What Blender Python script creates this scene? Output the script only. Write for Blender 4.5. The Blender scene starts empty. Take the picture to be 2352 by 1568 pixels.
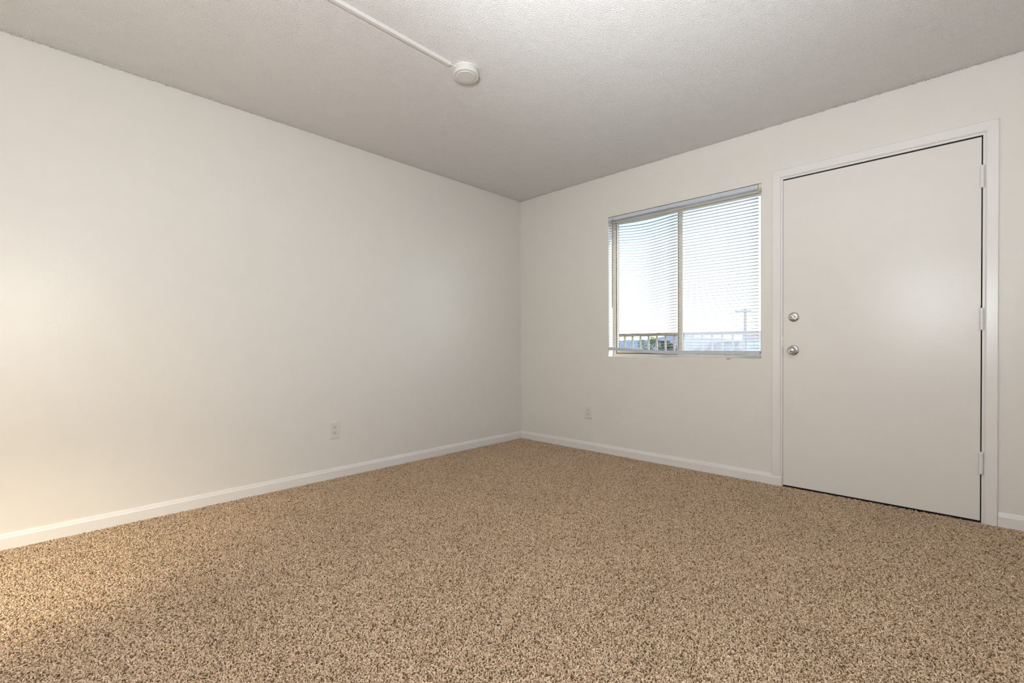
import bpy, bmesh, math, random
import numpy as np
from mathutils import Vector, Matrix
random.seed(7)
rng = np.random.default_rng(11)
S = bpy.context.scene
C = S.collection

# ------------------------------------------------------------------ camera
cam_d = bpy.data.cameras.new('camera')
cam = bpy.data.objects.new('camera', cam_d); C.objects.link(cam)
F, YAW, PITCH, ROLL = 1054.4889, 0.765812, -0.0085054, -0.0034994
cam_d.sensor_fit = 'HORIZONTAL'; cam_d.sensor_width = 36.0
cam_d.lens = 36.0 * F / 2352.0
cam_d.shift_y = 18.83 / 2352.0
cam_d.clip_start = 0.05; cam_d.clip_end = 2000
fw = Vector((-math.sin(YAW) * math.cos(PITCH), math.cos(YAW) * math.cos(PITCH), math.sin(PITCH)))
r0 = Vector((math.cos(YAW), math.sin(YAW), 0)); u0 = r0.cross(fw)
rr = math.cos(ROLL) * r0 + math.sin(ROLL) * u0
uu = -math.sin(ROLL) * r0 + math.cos(ROLL) * u0
cam.matrix_world = Matrix(((rr.x, uu.x, -fw.x, 3.21452), (rr.y, uu.y, -fw.y, -3.4762), (rr.z, uu.z, -fw.z, 0.959466), (0, 0, 0, 1)))
S.camera = cam

# ------------------------------------------------------------------ view
S.view_settings.view_transform = 'Standard'
S.view_settings.look = 'None'
S.view_settings.exposure = 0.06
S.view_settings.gamma = 1.0
S.view_settings.use_curve_mapping = False

# ------------------------------------------------------------------ sky, sun, room lights
W = bpy.data.worlds.new('sky'); S.world = W; W.use_nodes = True
wn = W.node_tree.nodes; wl = W.node_tree.links; wn.clear()
sky = wn.new('ShaderNodeTexSky'); sky.sky_type = 'NISHITA'; sky.sun_disc = False
SUN_EL, SUN_AZ = math.radians(42), math.radians(62)      # azimuth measured from +y (out of the window) to +x
sky.sun_elevation = SUN_EL; sky.sun_rotation = SUN_AZ
sky.air_density = 1.0; sky.dust_density = 0.6
bg = wn.new('ShaderNodeBackground'); bg.inputs['Strength'].default_value = 0.47
wo = wn.new('ShaderNodeOutputWorld')
wl.new(sky.outputs[0], bg.inputs[0]); wl.new(bg.outputs[0], wo.inputs[0])

def lamp(name, kind, loc, energy, color, **kw):
    d = bpy.data.lights.new(name, kind); d.energy = energy; d.color = color
    for k, v in kw.items(): setattr(d, k, v)
    o = bpy.data.objects.new(name, d); C.objects.link(o); o.location = loc
    return o
def aim(o, target):
    o.rotation_euler = (Vector(target) - o.location).to_track_quat('-Z', 'Y').to_euler()

sun_dir = Vector((math.sin(SUN_AZ) * math.cos(SUN_EL), math.cos(SUN_AZ) * math.cos(SUN_EL), math.sin(SUN_EL)))
sun = lamp('sun', 'SUN', (0, 0, 20), 3.9, (1.0, 0.93, 0.82), angle=0.01)
sun.rotation_euler = (-sun_dir).to_track_quat('-Z', 'Y').to_euler()
# the photographer's flash just above the camera: a bare bulb and a head turned up to the ceiling
FC = (0.955, 1.0, 1.055)
flash_up = lamp('flash_bounce', 'AREA', (3.05, -3.62, 1.42), 43, FC, shape='DISK', size=0.16)
aim(flash_up, (2.75, -3.2, 2.44))
flash_dome = lamp('flash_bulb', 'POINT', (3.10, -3.62, 1.17), 31, FC, shadow_soft_size=0.13)
for cone, e, t in ((80, 52, (2.7, -1.6, 2.44)), (70, 212, (2.7, -2.7, 2.44))):
    o = lamp('flash_head', 'SPOT', (3.05, -3.62, 1.42), e, FC, spot_size=math.radians(cone), spot_blend=1.0, shadow_soft_size=0.08)
    aim(o, t)
# warm lamps of the hall behind the camera, to the left
WC = (1.15, 1.0, 0.74)
for kind, loc, e, t, cone, r in (('SPOT', (1.1, -4.7, 0.9), 80, (0.6, -3.75, 0.0), 60, 0.1), ('SPOT', (1.8, -4.5, 0.9), 37, (0, -3.8, 0.4), 80, 0.15), ('POINT', (1.3, -5.0, 0.8), 11.3, None, 0, 0.15)):
    o = lamp('hall_lamp', kind, loc, e, WC, shadow_soft_size=r)
    if kind == 'SPOT':
        o.data.spot_size = math.radians(cone); o.data.spot_blend = 1.0; aim(o, t)

# ------------------------------------------------------------------ materials
def mat(name, col, rough=0.5, metal=0.0, spec=0.5):
    m = bpy.data.materials.new(name); m.use_nodes = True
    b = m.node_tree.nodes['Principled BSDF']
    b.inputs['Base Color'].default_value = (*col, 1); b.inputs['Roughness'].default_value = rough
    b.inputs['Metallic'].default_value = metal; b.inputs['Specular IOR Level'].default_value = spec
    return m
def N(m, t, **kw):
    n = m.node_tree.nodes.new(t)
    for k, v in kw.items(): setattr(n, k, v)
    return n
def L(m, a, b): m.node_tree.links.new(a, b)
def coords(m):
    return N(m, 'ShaderNodeNewGeometry').outputs['Position']
def add_noise(m, pos, scale, detail=2.0, rough=0.5):
    n = N(m, 'ShaderNodeTexNoise'); n.inputs['Scale'].default_value = scale
    n.inputs['Detail'].default_value = detail; n.inputs['Roughness'].default_value = rough
    L(m, pos, n.inputs['Vector']); return n
def add_bump(m, height, strength, dist):
    b = N(m, 'ShaderNodeBump'); b.inputs['Strength'].default_value = strength; b.inputs['Distance'].default_value = dist
    L(m, height, b.inputs['Height']); L(m, b.outputs[0], m.node_tree.nodes['Principled BSDF'].inputs['Normal']); return b
def paint(name, col, rough, bump=0.25, scale=260, dist=0.0006, spec=0.5, mottling=0.02):
    m = mat(name, col, rough, 0, spec); p = coords(m)
    n1 = add_noise(m, p, scale, 3.0, 0.6); n2 = add_noise(m, p, 9.0, 2.0)
    add_bump(m, n1.outputs['Fac'], bump, dist)
    r = N(m, 'ShaderNodeMapRange'); r.inputs['To Min'].default_value = 1 - mottling; r.inputs['To Max'].default_value = 1 + mottling
    L(m, n2.outputs['Fac'], r.inputs['Value'])
    mx = N(m, 'ShaderNodeMix', data_type='RGBA', blend_type='MULTIPLY'); mx.inputs['Factor'].default_value = 1
    mx.inputs['A'].default_value = (*col, 1); L(m, r.outputs[0], mx.inputs['B'])
    L(m, mx.outputs['Result'], m.node_tree.nodes['Principled BSDF'].inputs['Base Color'])
    return m

M = {}
M['wall'] = paint('wall paint', (0.80, 0.778, 0.730), 0.30, 0.45, 190, 0.0009, spec=0.42)
M['trim'] = paint('trim paint', (0.83, 0.815, 0.79), 0.25, 0.2, 120, 0.0006)
M['door'] = paint('door paint', (0.80, 0.778, 0.735), 0.25, 0.4, 200, 0.0009, spec=0.32)
M['ceiling'] = paint('ceiling texture', (0.83, 0.815, 0.80), 0.7, 1.0, 230, 0.0030, spec=0.35, mottling=0.03)
M['plastic'] = mat('white plastic', (0.70, 0.68, 0.65), 0.38)
M['outlet'] = mat('outlet plastic', (0.76, 0.73, 0.68), 0.35)
M['slot'] = mat('dark slot', (0.015, 0.012, 0.01), 0.8)
M['gap_black'] = mat('door gap black', (0.012, 0.011, 0.011), 0.8)  # shade of the door's gaps put in as black; threshold shares it
M['chrome'] = mat('brushed chrome', (0.70, 0.70, 0.70), 0.13, 1.0)
M['nickel'] = mat('satin nickel', (0.58, 0.575, 0.56), 0.22, 1.0)
M['frame'] = mat('cream window metal', (0.74, 0.68, 0.57), 0.45)
M['recess_shade'] = mat('window recess shade', (0.06, 0.045, 0.03), 0.6)  # shade inside the jamb recess, given as a dark colour
M['gap_shade'] = mat('brown gap shade', (0.20, 0.13, 0.075), 0.7)  # brown standing in for shade in the sill track and mullion gap
M['rail'] = mat('blind metal', (0.60, 0.64, 0.69), 0.38)
M['wand'] = mat('grey wand plastic', (0.30, 0.27, 0.25), 0.35)
M['cord'] = mat('white cord', (0.85, 0.84, 0.8), 0.8)
M['bracket'] = mat('bracket plastic', (0.78, 0.70, 0.55), 0.5)

m = M['slat'] = mat('slat enamel', (0.86, 0.845, 0.80), 0.4)
b = m.node_tree.nodes['Principled BSDF']
tl = N(m, 'ShaderNodeBsdfTranslucent'); tl.inputs[0].default_value = (0.9, 0.86, 0.8, 1)
mx = N(m, 'ShaderNodeMixShader'); mx.inputs[0].default_value = 0.38
L(m, b.outputs[0], mx.inputs[1]); L(m, tl.outputs[0], mx.inputs[2]); L(m, mx.outputs[0], m.node_tree.nodes['Material Output'].inputs[0])

m = M['glass'] = bpy.data.materials.new('window glass'); m.use_nodes = True
m.node_tree.nodes.remove(m.node_tree.nodes['Principled BSDF'])
tr = N(m, 'ShaderNodeBsdfTransparent'); gl = N(m, 'ShaderNodeBsdfGlossy'); gl.inputs['Roughness'].default_value = 0.02
mx = N(m, 'ShaderNodeMixShader'); mx.inputs[0].default_value = 0.04; L(m, tr.outputs[0], mx.inputs[1]); L(m, gl.outputs[0], mx.inputs[2])
tr.inputs[0].default_value = (0.97, 0.99, 1.0, 1)
L(m, mx.outputs[0], m.node_tree.nodes['Material Output'].inputs[0])

m = M['screen'] = bpy.data.materials.new('insect screen mesh'); m.use_nodes = True
m.node_tree.nodes.remove(m.node_tree.nodes['Principled BSDF'])
tr = N(m, 'ShaderNodeBsdfTransparent'); df = N(m, 'ShaderNodeBsdfTranslucent'); df.inputs[0].default_value = (0.9, 0.86, 0.8, 1)
mx = N(m, 'ShaderNodeMixShader'); mx.inputs[0].default_value = 0.30
L(m, tr.outputs[0], mx.inputs[1]); L(m, df.outputs[0], mx.inputs[2]); L(m, mx.outputs[0], m.node_tree.nodes['Material Output'].inputs[0])

def speckled(name, cols, scale, rough=0.8):
    m = mat(name, cols[0], rough); n = add_noise(m, coords(m), scale, 4)
    cr = N(m, 'ShaderNodeValToRGB'); cr.color_ramp.elements[0].color = (*cols[0], 1); cr.color_ramp.elements[1].color = (*cols[1], 1)
    cr.color_ramp.elements[0].position = 0.35; cr.color_ramp.elements[1].position = 0.65
    L(m, n.outputs['Fac'], cr.inputs[0]); L(m, cr.outputs[0], m.node_tree.nodes['Principled BSDF'].inputs['Base Color']); return m
M['backing'] = speckled('carpet backing', ((0.10, 0.062, 0.033), (0.16, 0.10, 0.055)), 300)
M['concrete'] = speckled('walkway concrete', ((0.36, 0.34, 0.31), (0.46, 0.44, 0.40)), 30)
M['asphalt'] = speckled('asphalt', ((0.075, 0.095, 0.13), (0.12, 0.145, 0.18)), 0.6)
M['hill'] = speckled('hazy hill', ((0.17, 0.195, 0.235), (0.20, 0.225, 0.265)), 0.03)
M['stucco'] = speckled('outside stucco', ((0.62, 0.58, 0.5), (0.70, 0.66, 0.58)), 40)
M['railpaint'] = speckled('brown railing paint', ((0.20, 0.135, 0.08), (0.26, 0.18, 0.11)), 30, 0.5)
M['balpaint'] = speckled('tan baluster paint', ((0.40, 0.34, 0.24), (0.46, 0.40, 0.29)), 30, 0.5)
M['bark'] = speckled('bark', ((0.10, 0.07, 0.045), (0.18, 0.13, 0.09)), 12)
M['leaf_light'] = speckled('light leaves', ((0.14, 0.20, 0.045), (0.24, 0.30, 0.08)), 3)
M['leaf_dark'] = speckled('dark leaves', ((0.015, 0.03, 0.01), (0.04, 0.06, 0.018)), 3)
M['leaf_olive'] = speckled('olive leaves', ((0.065, 0.085, 0.03), (0.13, 0.145, 0.055)), 3)
M['polewood'] = speckled('pole wood', ((0.12, 0.09, 0.065), (0.2, 0.15, 0.11)), 6)
M['redband'] = mat('red fascia', (0.70, 0.10, 0.10), 0.5)
M['blueband'] = mat('blue fascia', (0.22, 0.40, 0.62), 0.5)
M['whiteband'] = mat('white fascia', (0.85, 0.85, 0.85), 0.5)
M['shopglass'] = mat('shop glass', (0.30, 0.50, 0.66), 0.15)

# carpet yarn: one colour per yarn end
m = M['yarn'] = mat('carpet yarn', (0.4, 0.27, 0.17), 0.9, 0, 0.15)
ge = N(m, 'ShaderNodeNewGeometry'); cr = N(m, 'ShaderNodeValToRGB'); cr.color_ramp.interpolation = 'CONSTANT'
els = cr.color_ramp.elements
stops = [(0.0, (0.22, 0.135, 0.075)), (0.10, (0.46, 0.315, 0.20)), (0.26, (0.60, 0.435, 0.29)), (0.50, (0.70, 0.52, 0.36)), (0.74, (0.80, 0.62, 0.44)), (0.90, (0.56, 0.46, 0.33)), (0.95, (0.88, 0.72, 0.54))]
els[0].position = stops[0][0]; els[0].color = (*stops[0][1], 1)
els[1].position = stops[1][0]; els[1].color = (*stops[1][1], 1)
for pz, c in stops[2:]:
    e = els.new(pz); e.color = (*c, 1)
L(m, ge.outputs['Random Per Island'], cr.inputs[0])
big = add_noise(m, ge.outputs['Position'], 3.2, 3.0)
mr = N(m, 'ShaderNodeMapRange'); mr.inputs['To Min'].default_value = 0.86; mr.inputs['To Max'].default_value = 1.10
L(m, big.outputs['Fac'], mr.inputs['Value'])
mm = N(m, 'ShaderNodeMix', data_type='RGBA', blend_type='MULTIPLY'); mm.inputs['Factor'].default_value = 1
L(m, cr.outputs[0], mm.inputs['A']); L(m, mr.outputs[0], mm.inputs['B'])
L(m, mm.outputs['Result'], m.node_tree.nodes['Principled BSDF'].inputs['Base Color'])

# ------------------------------------------------------------------ mesh helpers
def link(name, me, material, parent=None):
    o = bpy.data.objects.new(name, me); C.objects.link(o)
    if material is not None: me.materials.append(material)
    if parent is not None: o.parent = parent
    return o
def obj(name, bm, material, parent=None, smooth=False):
    me = bpy.data.meshes.new(name)
    bmesh.ops.recalc_face_normals(bm, faces=bm.faces)
    bm.to_mesh(me); bm.free()
    if smooth:
        for p in me.polygons: p.use_smooth = True
        me.set_sharp_from_angle(angle=math.radians(42))
    return link(name, me, material, parent)
def box(bm, x0, x1, y0, y1, z0, z1, bevel=0.0, seg=2):
    vs = [bm.verts.new((x, y, z)) for x in (x0, x1) for y in (y0, y1) for z in (z0, z1)]
    fs = [bm.faces.new([vs[i] for i in f]) for f in ((0, 1, 3, 2), (4, 6, 7, 5), (0, 4, 5, 1), (2, 3, 7, 6), (0, 2, 6, 4), (1, 5, 7, 3))]
    if bevel:
        es = {e for f in fs for e in f.edges}
        bmesh.ops.bevel(bm, geom=list(es), offset=bevel, segments=seg, profile=0.5, affect='EDGES')
def boxobj(name, dims, material, parent=None, bevel=0.0, smooth=False):
    bm = bmesh.new(); box(bm, *dims, bevel=bevel); return obj(name, bm, material, parent, smooth)
def prism(bm, prof, path0, path1, cap=True):
    """prof: list of 3-vectors; swept from offset path0 to path1"""
    a = [bm.verts.new(Vector(p) + Vector(path0)) for p in prof]
    b = [bm.verts.new(Vector(p) + Vector(path1)) for p in prof]
    n = len(prof)
    for i in range(n): bm.faces.new((a[i], a[(i + 1) % n], b[(i + 1) % n], b[i]))
    if cap: bm.faces.new(a); bm.faces.new(b[::-1])
def lathe(bm, prof, mtx, seg=40):
    """prof: (r, h) pairs, axis +Z of mtx"""
    rings = []
    for r, h in prof:
        if r < 1e-6: rings.append([bm.verts.new(mtx @ Vector((0, 0, h)))])
        else: rings.append([bm.verts.new(mtx @ Vector((r * math.cos(2 * math.pi * k / seg), r * math.sin(2 * math.pi * k / seg), h))) for k in range(seg)])
    for A, B in zip(rings[:-1], rings[1:]):
        for k in range(seg):
            j = (k + 1) % seg
            if len(A) == 1 and len(B) == 1: continue
            if len(A) == 1: bm.faces.new((A[0], B[k], B[j]))
            elif len(B) == 1: bm.faces.new((A[k], A[j], B[0]))
            else: bm.faces.new((A[k], A[j], B[j], B[k]))
def tube(bm, pts, r, seg=8):
    rings = []
    for i, p in enumerate(pts):
        p = Vector(p); d = (Vector(pts[min(i + 1, len(pts) - 1)]) - Vector(pts[max(i - 1, 0)])).normalized()
        a = d.orthogonal().normalized(); b = d.cross(a)
        rings.append([bm.verts.new(p + r * (math.cos(2 * math.pi * k / seg) * a + math.sin(2 * math.pi * k / seg) * b)) for k in range(seg)])
    for A, B in zip(rings[:-1], rings[1:]):
        best = min(range(seg), key=lambda s: (A[0].co - B[s].co).length)
        for k in range(seg): bm.faces.new((A[k], A[(k + 1) % seg], B[(k + 1 + best) % seg], B[(k + best) % seg]))
    bm.faces.new(rings[0]); bm.faces.new(rings[-1][::-1])
def axis(loc, d):
    return Matrix.Translation(Vector(loc)) @ Vector(d).to_track_quat('Z', 'Y').to_matrix().to_4x4()
def thing(name, label, cat, loc=(0, 0, 0), group=None):
    o = bpy.data.objects.new(name, None); C.objects.link(o); o.location = loc; o.empty_display_size = 0.05
    o['label'] = label; o['category'] = cat
    if group: o['group'] = group
    return o
def child(o, root):
    """o was modelled in room coordinates: hang it on root without moving it"""
    o.parent = root; o.matrix_parent_inverse = Matrix.Translation(-root.location); return o
def struct(o): o['kind'] = 'structure'; return o
def tag(o, label, cat, group=None):
    o['label'] = label; o['category'] = cat
    if group: o['group'] = group
    return o

# ------------------------------------------------------------------ room shell
HT = 2.44; XR, YB = 4.6, -5.4; T = 0.15
WX0, WX1, WZ0, WZ1 = 1.040, 2.260, 0.864, 2.074          # window opening
DX0, DX1, DZ1 = 2.345, 3.368, 2.10                        # rough door opening
def holed_wall(name, xs, zs, holes, y0, y1, material):
    bm = bmesh.new(); V = {}
    def v(i, j, y): 
        k = (i, j, y)
        if k not in V: V[k] = bm.verts.new((xs[i], y, zs[j]))
        return V[k]
    solid = lambda i, j: 0 <= i < len(xs) - 1 and 0 <= j < len(zs) - 1 and (i, j) not in holes
    for i in range(len(xs) - 1):
        for j in range(len(zs) - 1):
            if not solid(i, j): continue
            for y in (y0, y1): bm.faces.new((v(i, j, y), v(i + 1, j, y), v(i + 1, j + 1, y), v(i, j + 1, y)))
            for di, dj, a, b in ((-1, 0, (i, j), (i, j + 1)), (1, 0, (i + 1, j), (i + 1, j + 1)), (0, -1, (i, j), (i + 1, j)), (0, 1, (i, j + 1), (i + 1, j + 1))):
                if not solid(i + di, j + dj): bm.faces.new((v(*a, y0), v(*b, y0), v(*b, y1), v(*a, y1)))
    return struct(obj(name, bm, material))
wall_back = holed_wall('wall_back', [-T, WX0, WX1, DX0, DX1, XR + T], [0, WZ0, WZ1, DZ1, HT + 0.08], {(1, 1), (3, 0), (3, 1), (3, 2)}, 0.0, T, M['wall'])
wall_left = struct(boxobj('wall_left', (-T, 0, YB - T, 0, 0, HT + 0.08), M['wall']))
struct(boxobj('wall_right', (XR, XR + T, YB - T, 0, 0, HT + 0.08), M['wall']))
struct(boxobj('wall_front', (0, XR, YB - T, YB, 0, HT + 0.08), M['wall']))
floor = struct(boxobj('floor', (-T, XR + T, YB - T, T, -0.12, 0), M['backing']))

# ceiling: sprayed texture is real relief over the part in front of the camera
def band_noise(nx, ny, step, lo, hi, seed):
    g = np.random.default_rng(seed).standard_normal((nx, ny))
    f = np.fft.rfft2(g); kx = np.fft.fftfreq(nx, step)[:, None]; ky = np.fft.rfftfreq(ny, step)[None, :]
    k = np.sqrt(kx ** 2 + ky ** 2); w = np.exp(-((np.log(np.maximum(k, 1e-6)) - np.log(1 / math.sqrt(lo * hi))) / (0.5 * math.log(hi / lo))) ** 2)
    a = np.fft.irfft2(f * w, s=(nx, ny)); return a / a.std()
def build_ceiling():
    step = 0.004; X1, Y0 = 3.6, -3.75
    nx = int(X1 / step) + 1; ny = int(-Y0 / step) + 1
    xs = np.linspace(0, X1, nx); ys = np.linspace(Y0, 0, ny)
    h = 0.40 * band_noise(nx, ny, step, 0.010, 0.017, 3) + 0.80 * band_noise(nx, ny, step, 0.0085, 0.012, 4)
    h = np.clip(h, -1.0, 2.2); 
    amp = 0.0010
    gx, gy = np.meshgrid(xs, ys, indexing='ij')
    edge = np.exp(-gx / 0.02) + np.exp(gy / 0.02)          # the coat is a little rougher where it meets the walls
    z = HT - amp * (1 + 3.2 * edge) * h - 0.001
    co = np.stack([gx, gy, z], -1).reshape(-1, 3)
    idx = np.arange(nx * ny).reshape(nx, ny)
    q = np.stack([idx[:-1, :-1], idx[:-1, 1:], idx[1:, 1:], idx[1:, :-1]], -1).reshape(-1, 4)
    # the flat rest and the slab behind
    extra = [(X1, YB, HT), (XR, YB, HT), (XR, 0, HT), (X1, 0, HT), (0, YB, HT), (X1, Y0, HT), (0, Y0, HT),
             (-T, YB - T, HT + .12), (XR + T, YB - T, HT + .12), (XR + T, T, HT + .12), (-T, T, HT + .12)]
    n0 = len(co); co = np.vstack([co, np.array(extra)])
    q2 = np.array([(0, 3, 2, 1), (4, 6, 5, 0), (7, 8, 9, 10)]) + n0
    q = np.vstack([q, q2])
    me = bpy.data.meshes.new('ceiling')
    me.vertices.add(len(co)); me.vertices.foreach_set('co', co.astype(np.float32).ravel())
    me.loops.add(q.size); me.loops.foreach_set('vertex_index', q.astype(np.int32).ravel())
    me.polygons.add(len(q)); me.polygons.foreach_set('loop_start', np.arange(0, q.size, 4, dtype=np.int32))
    me.polygons.foreach_set('use_smooth', np.ones(len(q), dtype=bool))
    me.update(calc_edges=True); me.validate()
    return struct(link('ceiling', me, M['ceiling']))
build_ceiling()

# carpet: yarn ends in one tile, laid over the whole floor
def build_carpet():
    tile = 0.6; sp = 0.0046; n = int(tile / sp)
    gx, gy = np.meshgrid((np.arange(n) + .5) * sp * tile / (n * sp) - tile / 2, (np.arange(n) + .5) * sp * tile / (n * sp) - tile / 2, indexing='ij')
    bx = gx.ravel() + rng.uniform(-.0026, .0026, n * n); by = gy.ravel() + rng.uniform(-.0026, .0026, n * n)
    k = n * n
    ang = rng.uniform(0, 2 * np.pi, k); lean = rng.uniform(0.0026, 0.0072, k); hh = rng.uniform(0.0072, 0.0128, k); rad = rng.uniform(0.00125, 0.0021, k)
    ca, sa = np.cos(ang), np.sin(ang)
    # each yarn end rises, bends over and curls down a little: (reach, height, thickness, tilt of the ring)
    rings = [(0.0, 0.0, 0.8, 0.1), (0.22, 0.70, 1.05, 0.5), (0.85, 1.0, 1.1, 1.15), (1.45, 0.93, 0.85, 1.6)]
    co = np.zeros((k, 17, 3))
    for ri, (fl, fh, fr, tilt) in enumerate(rings):
        cx = bx + lean * fl * ca; cy = by + lean * fl * sa; cz = hh * fh
        for s in range(4):
            t = s * math.pi / 2 + math.pi / 4
            u, w = math.cos(t), math.sin(t)
            # u along lean direction (tilted), w sideways
            co[:, ri * 4 + s, 0] = cx + rad * fr * (u * ca * math.cos(tilt) - w * sa)
            co[:, ri * 4 + s, 1] = cy + rad * fr * (u * sa * math.cos(tilt) + w * ca)
            co[:, ri * 4 + s, 2] = cz - rad * fr * u * math.sin(tilt)
    co[:, 16, 0] = bx + lean * 1.7 * ca; co[:, 16, 1] = by + lean * 1.7 * sa; co[:, 16, 2] = hh * 0.84
    quads = []
    for ri in range(3):
        for s in range(4):
            j = (s + 1) % 4; quads.append((ri * 4 + s, ri * 4 + j, ri * 4 + 4 + j, ri * 4 + 4 + s))
    tris = [(12 + s, 12 + (s + 1) % 4, 16) for s in range(4)]
    off = (np.arange(k) * 17)[:, None, None]
    q = (np.array(quads)[None] + off).reshape(-1, 4); t = (np.array(tris)[None] + off).reshape(-1, 3)
    me = bpy.data.meshes.new('carpet')
    me.vertices.add(k * 17); me.vertices.foreach_set('co', co.astype(np.float32).ravel())
    loops = np.concatenate([q.ravel(), t.ravel()]).astype(np.int32)
    me.loops.add(len(loops)); me.loops.foreach_set('vertex_index', loops)
    st = np.concatenate([np.arange(len(q)) * 4, len(q) * 4 + np.arange(len(t)) * 3]).astype(np.int32)
    me.polygons.add(len(st)); me.polygons.foreach_set('loop_start', st)
    me.polygons.foreach_set('use_smooth', np.ones(len(st), dtype=bool))
    me.update(calc_edges=True)
    o = link('carpet', me, M['yarn'])
    o['kind'] = 'stuff'; o['label'] = 'mottled tan and brown cut pile carpet over the whole floor'; o['category'] = 'carpet'
    ng = bpy.data.node_groups.new('carpet_tiles', 'GeometryNodeTree')
    ng.interface.new_socket('Geometry', in_out='INPUT', socket_type='NodeSocketGeometry')
    ng.interface.new_socket('Geometry', in_out='OUTPUT', socket_type='NodeSocketGeometry')
    A = ng.nodes.new; gi, go = A('NodeGroupInput'), A('NodeGroupOutput')
    nx, ny = 8, 9
    gr = A('GeometryNodeMeshGrid'); gr.inputs['Size X'].default_value = (nx - 1) * tile; gr.inputs['Size Y'].default_value = (ny - 1) * tile
    gr.inputs['Vertices X'].default_value = nx; gr.inputs['Vertices Y'].default_value = ny
    tf = A('GeometryNodeTransform'); tf.inputs['Translation'].default_value = (nx * tile / 2, -ny * tile / 2, 0)
    ip = A('GeometryNodeInstanceOnPoints')
    rv = A('FunctionNodeRandomValue'); rv.data_type = 'INT'; rv.inputs['Min'].default_value = 0; rv.inputs['Max'].default_value = 3
    ml = A('ShaderNodeMath'); ml.operation = 'MULTIPLY'; ml.inputs[1].default_value = math.pi / 2
    cx = A('ShaderNodeCombineXYZ')
    K = ng.links.new
    K(gr.outputs['Mesh'], tf.inputs['Geometry']); K(tf.outputs[0], ip.inputs['Points']); K(gi.outputs[0], ip.inputs['Instance'])
    out_int = [s for s in rv.outputs if s.type == 'INT'][0]
    for s in rv.inputs:
        if s.type == 'INT' and s.name == 'Min': s.default_value = 0
        if s.type == 'INT' and s.name == 'Max': s.default_value = 3
    K(out_int, ml.inputs[0]); K(ml.outputs[0], cx.inputs['Z']); K(cx.outputs[0], ip.inputs['Rotation'])
    K(ip.outputs[0], go.inputs[0])
    md = o.modifiers.new('carpet_tiles', 'NODES'); md.node_group = ng
    return o
build_carpet()

# baseboards
def baseboard(name, p0, p1, inward, caps=True):
    """p0, p1 on the wall line at floor level; inward = unit vector into the room"""
    i = Vector(inward); up = Vector((0, 0, 1))
    prof = [(0, 0.002), (0.0125, 0.002), (0.0125, 0.064), (0.0110, 0.0665), (0.0085, 0.072), (0.0080, 0.076), (0.0050, 0.083), (0, 0.0855)]
    bm = bmesh.new(); prism(bm, [i * a + up * b for a, b in prof], p0, p1)
    return struct(obj(name, bm, M['trim']))
baseboard('baseboard_left', (0, YB, 0), (0, 0, 0), (1, 0, 0))
bb = baseboard('baseboard_back', (0, 0, 0), (2.383, 0, 0), (0, -1, 0))
baseboard('baseboard_right', (3.384, 0, 0), (XR, 0, 0), (0, -1, 0))

# ------------------------------------------------------------------ door
SX0, SX1, SZ0, SZ1 = 2.391, 3.3190, 0.021, 2.0545
door = struct(boxobj('door_1', (SX0, SX1, 0.002, 0.046, SZ0, SZ1), M['door'], bevel=0.0012))
# casing: three mitred boards with an eased outer edge
CX0, CX1, CZ1 = 2.327, 3.383, 2.128
IX0, IX1, IZ1 = 2.3785, 3.333, 2.0745
casing = bpy.data.objects.new('trim_1', None); C.objects.link(casing); casing['kind'] = 'structure'
def casing_board(outer0, outer1, inner1, inner0):
    bm = bmesh.new()
    t = 0.0135; e = 0.006
    o0, o1, i1, i0 = (Vector((a, 0, b)) for a, b in (outer0, outer1, inner1, inner0))
    def ring(f, y):   # f: 0 outer edge .. 1 inner edge
        return [bm.verts.new(o0.lerp(i0, f) + Vector((0, y, 0))), bm.verts.new(o1.lerp(i1, f) + Vector((0, y, 0)))]
    R = [ring(0, 0.0), ring(0, -t + 0.003), ring(0.07, -t), ring(0.86, -t + 0.001), ring(0.96, -t + 0.004), ring(1, -t + 0.007), ring(1, 0.0)]
    for A, B in zip(R, R[1:] + R[:1]): bm.faces.new((A[0], A[1], B[1], B[0]))
    bm.faces.new([r[0] for r in R]); bm.faces.new([r[1] for r in R][::-1])
    return obj('casing_board', bm, M['trim'], casing)
g = 0.0004
casing_board((CX0, 0.079), (CX0, CZ1), (IX0, IZ1), (IX0, 0.079))
casing_board((CX0 + g, CZ1), (CX1 - g, CZ1), (IX1 - g, IZ1), (IX0 + g, IZ1))
casing_board((CX1, CZ1), (CX1, 0.002), (IX1, 0.002), (IX1, IZ1))
# jamb (frame) boards
JL, JR, JT = 2.3896, 3.3238, 2.0632
for d in ((DX0, JL, 0, T, 0, JT), (JR, DX1, 0, T, 0, JT), (DX0, DX1, 0, T, JT, DZ1)):
    boxobj('jamb_board', d, M['trim'], casing, bevel=0.0012)
# black strips added to darken the gaps around the door, shade put in as colour
boxobj('door_gap_shade', (JL - 0.001, JL + 0.012, 0.050, 0.07, 0, JT), M['gap_black'], casing)
boxobj('door_gap_shade', (JR - 0.016, JR, 0.050, 0.07, 0, JT), M['gap_black'], casing)
boxobj('door_gap_shade', (JL, JR, 0.0075, 0.07, SZ1 + 0.0005, JT), M['gap_black'], casing)
boxobj('bottom_gap_shade', (JL + 0.002, JR - 0.001, 0.014, 0.036, 0.012, SZ0), M['gap_black'], casing)  # black bar added to darken the gap under the door
boxobj('threshold', (JL, JR, 0.004, T, 0.0, 0.012), M['gap_black'], casing)
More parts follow.
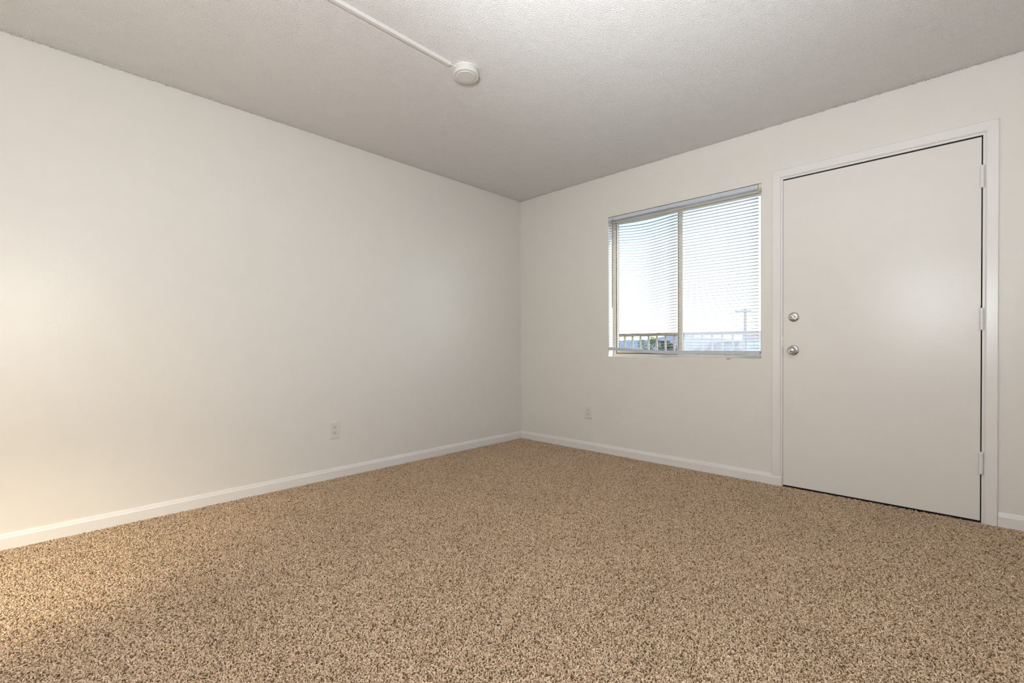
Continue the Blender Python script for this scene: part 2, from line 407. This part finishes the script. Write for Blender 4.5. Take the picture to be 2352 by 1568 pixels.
# hinges
for zc in (1.8435, 1.0925, 0.330):
    bm = bmesh.new()
    hx, hy, r, h = 3.3215, -0.0085, 0.0088, 0.114
    prof = [(0, -h / 2 - .003), (r * .7, -h / 2 - .002), (r * .85, -h / 2)]
    for a, b2 in ((-h / 2, -h / 6), (-h / 6, h * .30), (h * .30, h / 2)):
        prof += [(r * .90, a + .0001), (r * .985, a + .0006), (r, a + .0014), (r, b2 - .0014), (r * .985, b2 - .0006), (r * .90, b2 - .0001)]
    prof += [(r * .85, h / 2), (r * .7, h / 2 + .002), (0, h / 2 + .003)]
    lathe(bm, prof, axis((hx, hy, zc), (0, 0, 1)), 20)
    k_ = obj('hinge', bm, M['trim'], door, True)
    lb = bmesh.new(); box(lb, 3.3186, 3.3200, -0.004, 0.042, zc - h / 2, zc + h / 2); box(lb, 3.3226, 3.3240, -0.004, 0.042, zc - h / 2, zc + h / 2)
    obj('hinge_leaf', lb, M['trim'], k_)
# dark patch above the middle hinge (unpainted mortise) and latch plates in the left gap
boxobj('mortise', (3.3172, 3.3186, 0.0012, 0.03, 1.152, 1.162), M['slot'], door)
for z0, z1 in ((0.888, 0.940), (0.995, 1.012), (1.122, 1.140)):
    boxobj('latch_plate', (2.3896, 2.3912, 0.0008, 0.03, z0, z1), M['nickel'] if z1 - z0 < .03 else M['slot'], door)
# deadbolt: domed rose, thumb turn, two screws
DB = Vector((2.4530, 0.002, 1.1425))
bm = bmesh.new(); lathe(bm, [(0, 0.0105), (0.016, 0.0102), (0.026, 0.0075), (0.0315, 0.003), (0.0325, 0.0), (0, 0)], axis(DB, (0, -1, 0)), 40)
dead = obj('deadbolt', bm, M['chrome'], door, True); dead['label'] = 'chrome round deadbolt with thumb turn'
bm = bmesh.new(); lathe(bm, [(0, 0.0155), (0.0075, 0.0155), (0.0085, 0.014), (0.0085, 0.0), (0, 0)], axis(DB, (0, -1, 0)), 24)
obj('turn_hub', bm, M['nickel'], dead, True)
bm = bmesh.new(); box(bm, -0.0045, 0.0045, -0.0225, 0.0225, 0, 0.013, bevel=0.003)
bm.transform(axis(DB + Vector((0.001, -0.009, -0.003)), (0, -1, 0)) @ Matrix.Rotation(math.radians(42), 4, 'Z'))
obj('thumb_turn', bm, M['chrome'], dead, True)
for sx in (-0.0165, 0.0115):
    bm = bmesh.new(); lathe(bm, [(0, 0.0108), (0.0032, 0.0108), (0.0034, 0.006), (0, 0.006)], axis(DB + Vector((sx, 0, -0.001 + 0.001 * (sx > 0))), (0, -1, 0)), 16)
    obj('screw', bm, M['slot'], dead)
# knob: rose, neck, knob with a turn button
KB = Vector((2.4510, 0.002, 0.9235))
bm = bmesh.new(); lathe(bm, [(0, 0.009), (0.020, 0.009), (0.029, 0.0065), (0.0335, 0.002), (0.034, 0.0), (0, 0)], axis(KB, (0, -1, 0)), 44)
kn = obj('rose', bm, M['chrome'], door, True); kn['label'] = 'chrome door knob on round rose'
bm = bmesh.new(); lathe(bm, [(0.0125, 0.008), (0.0125, 0.022), (0.016, 0.026), (0.0235, 0.034), (0.0265, 0.043), (0.0265, 0.050), (0.0240, 0.0565), (0.0195, 0.0595), (0.0175, 0.0575), (0.0165, 0.0535), (0, 0.052)], axis(KB, (0, -1, 0)), 44)
obj('knob', bm, M['chrome'], kn, True)
bm = bmesh.new(); lathe(bm, [(0, 0.0572), (0.0105, 0.0566), (0.0132, 0.0550), (0.0138, 0.051), (0, 0.051)], axis(KB, (0, -1, 0)), 32)
obj('turn_button', bm, M['nickel'], kn, True)
bm = bmesh.new(); lathe(bm, [(0, 0.0088), (0.0032, 0.0088), (0.0034, 0.006), (0, 0.006)], axis(KB + Vector((0.0225, 0, 0.001)), (0, -1, 0)), 16)
obj('screw', bm, M['slot'], kn)

# ------------------------------------------------------------------ window
FY0, FY1 = 0.085, 0.135
win = bpy.data.objects.new('window_1', None); C.objects.link(win); win['kind'] = 'structure'
def frame_bar(name, d, material=None, parent=win, bevel=0.002): return boxobj(name, d, material or M['frame'], parent, bevel)
fb = 0.030
frame_bar('frame_rail', (WX0, WX1, FY0, FY1, WZ0, WZ0 + 0.022))
frame_bar('frame_rail', (WX0, WX1, FY0, FY1, WZ1 - fb, WZ1))
frame_bar('frame_stile', (WX0, WX0 + 0.012, FY0, FY1, WZ0 + 0.022, WZ1 - fb))
frame_bar('frame_stile', (WX1 - 0.026, WX1, FY0 + 0.02, FY1, WZ0 + 0.022, WZ1 - fb))
frame_bar('channel_shade', (WX0 + 0.012, WX0 + 0.030, FY0 + 0.026, FY1, WZ0 + 0.022, WZ1 - fb), M['recess_shade'])  # dark strip painted in for the shaded side of the jamb recess
frame_bar('channel_shade', (WX0 + 0.03, 1.62, FY0 + 0.0, FY0 + 0.012, WZ0 + 0.022, WZ0 + 0.030), M['gap_shade'], bevel=0)  # brown strip standing in for the shadow along the sill track
# sliding sash on the left, in front; fixed light on the right
def sash(x0, x1, y0, y1, sl, sr, name, pane_y):
    z0, z1 = WZ0 + 0.030, WZ1 - fb
    root = frame_bar(name, (x0, x0 + sl, y0, y1, z0, z1))
    for nm, d in (('sash_stile', (x1 - sr, x1, y0, y1, z0, z1)), ('sash_rail', (x0 + sl, x1 - sr, y0, y1, z0, z0 + 0.02)), ('sash_rail', (x0 + sl, x1 - sr, y0, y1, z1 - 0.02, z1))):
        frame_bar(nm, d, parent=root)
    boxobj('pane', (x0 + sl, x1 - sr, pane_y, pane_y + 0.003, z0 + 0.02, z1 - 0.02), M['glass'], root)
    return root
s1 = sash(1.070, 1.664, 0.090, 0.106, 0.010, 0.040, 'sliding_sash', 0.098)
s2 = sash(1.625, WX1 - 0.026, 0.112, 0.128, 0.030, 0.010, 'fixed_sash', 0.119)
boxobj('gap_shade', (1.6290, 1.6330, 0.0885, 0.0905, WZ0 + 0.06, WZ1 - 0.06), M['gap_shade'], s1)  # brown strip painted in for the dark gap in the mullion
boxobj('insect_screen', (1.655, WX1 - 0.03, 0.140, 0.141, WZ0 + 0.03, WZ1 - 0.04), M['screen'], win)

# mini blind
blind = thing('window_blind', 'white slatted mini blind with grey rails in the window beside the door', 'blind', (1.64, 0.012, WZ1))
def hang(o): return child(o, blind)
BX0, BX1 = 1.0415, 2.2365
bm = bmesh.new()
prism(bm, [Vector((0, a, b)) for a, b in ((0.000, 2.0395), (-0.0015, 2.0425), (-0.0015, 2.0665), (0.0005, 2.0685), (0.0245, 2.0685), (0.0245, 2.0395))], (BX0, 0, 0), (BX1, 0, 0))
hang(obj('headrail', bm, M['rail']))
lad = (1.128, 1.650, 2.100)
NS = 48; ZT, ZB = 2.024, 0.935
def sstep(t): t = min(max(t, 0), 1); return t * t * (3 - 2 * t)
def sag(x, f):
    """height offset of a slat at x; f = 0 top slat .. 1 bottom slat"""
    dip = 0.0
    if 1.08 < x < 1.68:
        dip = -(0.017 + 0.009 * math.sin(math.pi * min(1, f * 1.1)) + 0.002 * f) * math.sin(math.pi * (x - 1.08) / 0.60) ** 1.6
        if f < 0.04: dip *= 0.55
    lift = 0.034 * f ** 1.3 * (1 - sstep((x - 1.0) / 0.40))
    right = -0.0025 * math.sin(math.pi * min(max((x - 1.66) / 0.57, 0), 1)) * (0.3 + f)
    return dip + lift + right
def tilt(x, f):
    t = 2.0
    t += 13.0 * math.exp(-((x - 1.625) / 0.036) ** 2) + 8.0 * math.exp(-((x - 2.235) / 0.045) ** 2)
    if f < 0.07: t += 16 * (1 - f / 0.07)
    return math.radians(t)
xs_ = sorted(set([BX0 + (BX1 - BX0) * i / 44 for i in range(45)]))
for i in range(NS):
    f = i / (NS - 1); zc = ZT + (ZB - ZT) * f; bm = bmesh.new(); rings = []
    jit = random.uniform(-0.6, 0.6)
    for x in xs_:
        z = zc + sag(x, f) ; tt = tilt(x, f) - math.radians(2) + math.radians(jit)
        pts = []
        for s, layer in ((-1, 0), (-.5, 0), (0, 0), (.5, 0), (1, 0), (1, 1), (.5, 1), (0, 1), (-.5, 1), (-1, 1)):
            v = 0.0118 * s; crown = 0.0016 * (1 - s * s) - (0.0005 if layer else 0)
            # s = -1 is the room side
            pts.append(bm.verts.new((x, 0.0128 + v * math.cos(tt) + crown * math.sin(tt), z - v * math.sin(tt) + crown * math.cos(tt))))
        rings.append(pts)
    for A, B in zip(rings[:-1], rings[1:]):
        for k in range(10): bm.faces.new((A[k], A[(k + 1) % 10], B[(k + 1) % 10], B[k]))
    bm.faces.new(rings[0]); bm.faces.new(rings[-1][::-1])
    o = obj('slat', bm, M['slat'], None, True)
    hang(o)
def railz(x): return 0.028 * (1 - sstep((x - 1.0) / 0.62)) ** 1.2
bm = bmesh.new(); rings = []
for i in range(33):
    x = 1.0405 + (2.2475 - 1.0405) * i / 32; z = railz(x)
    rings.append([bm.verts.new((x, a, b + z)) for a, b in ((0.001, 0.8905), (-0.0005, 0.893), (-0.0005, 0.9135), (0.003, 0.9175), (0.0225, 0.9175), (0.0255, 0.9135), (0.0255, 0.8905))])
for A, B in zip(rings[:-1], rings[1:]):
    for k in range(7): bm.faces.new((A[k], A[(k + 1) % 7], B[(k + 1) % 7], B[k]))
bm.faces.new(rings[0]); bm.faces.new(rings[-1][::-1])
hang(obj('bottom_rail', bm, M['rail']))
for x in lad:
    bm = bmesh.new()
    for y in (-0.0005, 0.0262):
        tube(bm, [(x, y, 2.04 + (0.93 - 2.04) * k / 24 + sag(x, k / 24) * (0 if k == 0 else 1)) for k in range(25)], 0.0005, 6)
    hang(obj('ladder_cord', bm, M['cord']))
bm = bmesh.new(); tube(bm, [(1.0872, -0.006, 2.046), (1.0872, -0.0075, 2.03), (1.0865, -0.008, 1.66), (1.086, -0.008, 1.285)], 0.0036, 6)
hang(obj('tilt_wand', bm, M['wand']))
bm = bmesh.new(); tube(bm, [(1.0872, 0.004, 2.052), (1.0872, -0.006, 2.050), (1.0872, -0.007, 2.040)], 0.0022, 8)
hang(obj('wand_hook', bm, M['wand']))
# bracket right of the headrail
bm = bmesh.new(); box(bm, 2.2385, 2.2598, 0.004, 0.030, 2.040, 2.072, 0.001); box(bm, 2.2385, 2.2598, 0.006, 0.028, 2.032, 2.037, 0.0005)
hang(obj('bracket', bm, M['bracket']))
# hold-down clip lying on the sill
clip = thing('blind_clip', 'small white plastic hold-down clip on the window sill', 'clip', (2.045, 0.008, WZ0))
bm = bmesh.new(); box(bm, 2.026, 2.062, 0.000, 0.016, WZ0, WZ0 + 0.0025, 0.0006); box(bm, 2.026, 2.062, -0.0035, 0.000, WZ0 - 0.007, WZ0 + 0.0025, 0.0006)
child(obj('clip_plate', bm, M['plastic']), clip)
bm = bmesh.new(); box(bm, 2.030, 2.056, -0.0042, -0.0034, WZ0 - 0.0062, WZ0 - 0.0030)
child(obj('clip_slot', bm, M['slot']), clip)

# ------------------------------------------------------------------ outlets
def outlet(cx, cz, w, h, label, where):
    """modelled flat on the window wall (front towards -y) and turned for the left wall"""
    root = thing('wall_outlet', label, 'outlet', group='duplex outlets on the walls')
    def add(name, bm, material, parent=root, smooth=False): return obj(name, bm, material, parent, smooth)
    bm = bmesh.new()
    d = 0.0055; e = 0.006
    lv = [(-w / 2, -h / 2), (w / 2, -h / 2), (w / 2, h / 2), (-w / 2, h / 2)]
    R = []
    for ins, y in ((0, 0.0), (0, -0.002), (0.0018, -0.0042), (e, -d), (e + .0015, -d)):
        R.append([bm.verts.new((x - math.copysign(ins, x), y, z - math.copysign(ins, z))) for x, z in lv])
    for A, B in zip(R[:-1], R[1:]):
        for k in range(4): bm.faces.new((A[k], A[(k + 1) % 4], B[(k + 1) % 4], B[k]))
    bm.faces.new(R[-1]); bm.faces.new(R[0][::-1])
    plate = add('cover_plate', bm, M['outlet'])
    for zc in (0.0195, -0.0195):
        bm = bmesh.new(); pts = []
        for k in range(28):
            t = 2 * math.pi * k / 28
            pts.append((max(-.0145, min(.0145, .0172 * math.cos(t))), .0143 * math.sin(t)))
        A = [bm.verts.new((x, -d + .0005, zc + z)) for x, z in pts]; B = [bm.verts.new((x * .97, -d - .0022, zc + z * .97)) for x, z in pts]
        n = len(pts)
        for k in range(n): bm.faces.new((A[k], A[(k + 1) % n], B[(k + 1) % n], B[k]))
        bm.faces.new(B)
        rec = add('receptacle', bm, M['outlet'])
        for sx, hh in ((-.0063, .0085), (.0063, .0075)):
            sb = bmesh.new(); box(sb, sx - .0014, sx + .0014, -d - .0026, -d - .0018, zc + .0045 - hh / 2, zc + .0045 + hh / 2); add('slot', sb, M['slot'], rec)
        sb = bmesh.new(); lathe(sb, [(0, .0008), (.0028, .0008), (.0028, 0), (0, 0)], axis((0, -d - .0018, zc - .0062), (0, -1, 0)), 14); add('slot', sb, M['slot'], rec)
    bm = bmesh.new(); lathe(bm, [(0, .0012), (.0028, .0009), (.0034, 0), (0, 0)], axis((0, -d, 0), (0, -1, 0)), 16); add('screw', bm, M['outlet'], root, True)
    if where == 'left': root.location = (0, cx, cz); root.rotation_euler = (0, 0, math.radians(90))
    else: root.location = (cx, 0, cz)
    return root
outlet(-1.983, 0.3575, 0.078, 0.126, 'white duplex outlet low on the long bare wall above its baseboard', 'left')
outlet(0.830, 0.3555, 0.082, 0.116, 'white duplex outlet low on the window wall left below the window blind', 'back')

# ------------------------------------------------------------------ smoke detector and surface raceway
DC = Vector((1.3272, -1.8627, HT - 0.001))
det = thing('smoke_detector', 'round white smoke detector mounted on the textured ceiling', 'smoke detector', DC)
dm = axis(DC, (0, 0, -1))
bm = bmesh.new(); lathe(bm, [(0, -0.003), (0.0665, -0.003), (0.0665, 0.004), (0.065, 0.006), (0, 0.006)], dm, 64); child(obj('mounting_plate', bm, M['plastic'], None, True), det)
bm = bmesh.new(); lathe(bm, [(0.0640, 0.0065), (0.0645, 0.008), (0.0690, 0.031), (0.0705, 0.0355), (0.0700, 0.0380), (0.0685, 0.0390), (0.0560, 0.0380), (0.0545, 0.0360), (0, 0.0360)], dm, 64); body = child(obj('housing', bm, M['plastic'], None, True), det)
bm = bmesh.new(); lathe(bm, [(0.0535, 0.0362), (0.0530, 0.0395), (0.0515, 0.0408), (0.0490, 0.0410), (0.0300, 0.0408), (0, 0.0408)], dm, 56); child(obj('cover_disc', bm, M['plastic'], None, True), det)
for a, rr_ in ((3.9, 0.046), (0.55, 0.046)):
    bm = bmesh.new(); q = DC + Vector((rr_ * math.cos(a), rr_ * math.sin(a), -0.0405)); lathe(bm, [(0, .0022), (.002, .0018), (.003, 0), (0, 0)], axis(q, (0, 0, -1)), 12)
    child(obj('indicator', bm, M['plastic'], None, True), det)
race = thing('cable_raceway', 'long white cable cover running along the ceiling to the smoke detector', 'cable cover', (1.31, -3.4, HT))
bm = bmesh.new()
prof = [Vector((a, 0, HT - b)) for a, b in ((1.2985, 0), (1.2990, 0.0125), (1.3010, 0.0148), (1.3170, 0.0148), (1.3195, 0.0125), (1.3225, 0))]
prism(bm, prof, (0, YB, 0), (0, -1.957, 0)); child(obj('cover_channel', bm, M['plastic']), race)
bm = bmesh.new(); tube(bm, [(1.312, -1.97, HT - .007), (1.314, -1.952, HT - .007), (1.3175, -1.935, HT - .007), (1.322, -1.918, HT - .008)], 0.0022, 8); child(obj('wire', bm, M['cord'], None, True), race)

# ------------------------------------------------------------------ small paint marks on the wall under the window and left outlet
bm = bmesh.new(); tube(bm, [(1.452, -0.0002, 0.838), (1.4525, -0.0002, 0.79), (1.452, -0.0002, 0.725)], 0.0007, 6); obj('paint_drip', bm, M['wall'], wall_back)
bm = bmesh.new(); tube(bm, [(0.0002, -1.984, 0.288), (0.001, -1.984, 0.277), (0.0003, -1.982, 0.267)], 0.0013, 8); obj('paint_drip', bm, M['wall'], wall_left)
for (y, z, l) in ((-3.06, 0.775, 0.05), (-2.81, 0.90, 0.03)):
    bm = bmesh.new(); tube(bm, [(0.0001, y, z), (0.0003, y + l * .5, z + l * .35), (0.0001, y + l, z + l * .6)], 0.0008, 6); obj('paint_drip', bm, M['wall'], wall_left)

# ------------------------------------------------------------------ outside: walkway, railing, land
GZ = -3.0
struct(boxobj('ground', (-400, 400, 1.6, 900, GZ - 0.3, GZ), M['asphalt']))
struct(boxobj('walkway', (-6, 9, T, 1.34, -0.25, -0.04), M['concrete']))
rail = thing('balcony_railing', 'brown metal balcony railing with thin tan balusters outside the window', 'railing', (0, 1.2, -0.04))
child(boxobj('top_rail', (-5.9, 8.9, 1.17, 1.235, 1.060, 1.092), M['railpaint'], bevel=0.006), rail)
child(boxobj('lower_rail', (-5.9, 8.9, 1.185, 1.22, 0.06, 0.09), M['railpaint'], bevel=0.003), rail)
bal = None
for k in range(-14, 42):
    x = 0.506 + 0.0975 * k
    o = boxobj('baluster', (-0.008, 0.008, -0.008, 0.008, 0.085, 1.065), M['balpaint']) if bal is None else bal.copy()
    if bal is None: bal = o
    else: C.objects.link(o)
    o.location = (x, 1.2025, 0); child(o, rail)
for x in (-3.0, 4.7):
    child(boxobj('post', (x, x + 0.04, 1.185, 1.225, -0.04, 1.065), M['railpaint'], bevel=0.003), rail)

def ridge(name, y, ph, base, amp, depth):
    bm = bmesh.new(); n = 160; A = []; B = []; D = []
    for i in range(n + 1):
        x = -y * 1.1 + y * 2.0 * i / n
        h = base + amp * (0.5 * math.sin(i * 0.35 + ph) + 0.3 * math.sin(i * 0.83 + 2 * ph) + 0.15 * math.sin(i * 2.1)) + 3.6 * math.exp(-((x + 188) / 26) ** 2)
        A.append(bm.verts.new((x, y - depth, GZ))); B.append(bm.verts.new((x, y, h))); D.append(bm.verts.new((x, y + depth, GZ)))
    for i in range(n):
        bm.faces.new((A[i], A[i + 1], B[i + 1], B[i])); bm.faces.new((B[i], B[i + 1], D[i + 1], D[i]))
    return struct(obj(name, bm, M['hill'], None, True))
ridge('hills', 420, 1.3, 6.4, 1.4, 120)

def tree(x, y, h, rad, mname, label, seed):
    rd = random.Random(seed)
    root = thing('tree', label, 'tree', (x, y, GZ), 'trees beyond the railing')
    bm = bmesh.new(); top = Vector((0, 0, h * .62))
    tube(bm, [(0, 0, 0), (0.03, 0.02, h * .25), (-0.02, 0.05, h * .45), top], 0.11, 8)
    for k in range(5):
        a = k * 1.26 + rd.random(); tube(bm, [(0, 0, h * (.35 + .05 * k)), (math.cos(a) * rad * .35, math.sin(a) * rad * .35, h * (.5 + .04 * k)), (math.cos(a) * rad * .7, math.sin(a) * rad * .7, h * (.62 + .04 * k))], 0.04, 6)
    obj('trunk', bm, M['bark'], root, True)
    co, fc = [], []
    clumps = [(Vector((rd.gauss(0, .42) * rad, rd.gauss(0, .42) * rad, h * .66 + rd.gauss(0, .16) * h)), rd.uniform(.28, .5) * rad) for _ in range(20)]
    for c, cr_ in clumps:
        for _ in range(260):
            d = Vector((rd.gauss(0, 1), rd.gauss(0, 1), rd.gauss(0, 1))).normalized() * cr_ * rd.random() ** .4
            p = c + d
            if p.z > h: p.z = h - rd.random() * .1
            n = Vector((rd.gauss(0, 1), rd.gauss(0, 1), rd.gauss(0, 1))).normalized(); a = n.orthogonal().normalized() * rd.uniform(.045, .085); b2 = n.cross(a)
            i0 = len(co); co += [p - a, p - b2 * .5, p + a, p + b2 * .5]; fc.append((i0, i0 + 1, i0 + 2, i0 + 3))
    me = bpy.data.meshes.new('foliage'); me.from_pydata([tuple(v) for v in co], [], fc)
    f = link('foliage', me, M[mname], root); f['kind'] = 'stuff'
    return root
tree(-17.2, 36.0, 4.75, 0.95, 'leaf_light', 'light green tree behind the middle of the sliding pane', 1)
tree(-15.0, 35.0, 4.35, 1.3, 'leaf_dark', 'dark green tree behind the sash stile next to the light tree', 2)
tree(-19.4, 37.0, 3.7, 1.2, 'leaf_olive', 'low olive tree behind the left end of the railing', 3)
tree(-12.0, 37.0, 4.1, 1.3, 'leaf_olive', 'olive green tree behind the screened pane near the sash stile', 4)
tree(-9.6, 34.0, 4.2, 1.2, 'leaf_dark', 'small dark tree behind the middle of the screened pane', 5)

# utility pole
pole = thing('utility_pole', 'wooden utility pole with crossarm seen through the screened pane', 'utility pole', (-6.99, 30.0, GZ))
bm = bmesh.new(); lathe(bm, [(0, 0), (0.13, 0), (0.09, 6.42), (0, 6.45)], Matrix.Translation((0, 0, 0)), 12); obj('pole_shaft', bm, M['polewood'], pole, True)
bm = bmesh.new(); box(bm, -0.62, 0.42, -0.16, -0.08, 6.18, 6.30, 0.01); obj('crossarm', bm, M['polewood'], pole)
for x in (-0.55, -0.15, 0.36):
    bm = bmesh.new(); lathe(bm, [(0, 0), (0.05, 0), (0.06, 0.05), (0.03, 0.08), (0.045, 0.12), (0, 0.15)], Matrix.Translation((x, -0.12, 6.30)), 10); obj('insulator', bm, M['cord'], pole, True)

# low shop with coloured bands at the right edge of the view
shop = thing('shop_building', 'low white shop with red and blue bands behind the utility pole', 'building', (0, 0, GZ))
def sp(name, d, material): return child(boxobj(name, d, material), shop)
sp('wall', (-7.5, 8.0, 32.0, 40.0, GZ, 1.50), M['whiteband'])
sp('red_band', (-7.55, 8.05, 31.9, 40.05, 1.50, 1.70), M['redband'])
sp('blue_band', (-7.53, 8.05, 31.92, 32.0, 1.20, 1.42), M['blueband'])
for x in (-7.3, -4.9, -2.5):
    w_ = sp('shop_window', (x, x + 2.1, 31.97, 32.02, 0.62, 0.95), M['shopglass'])
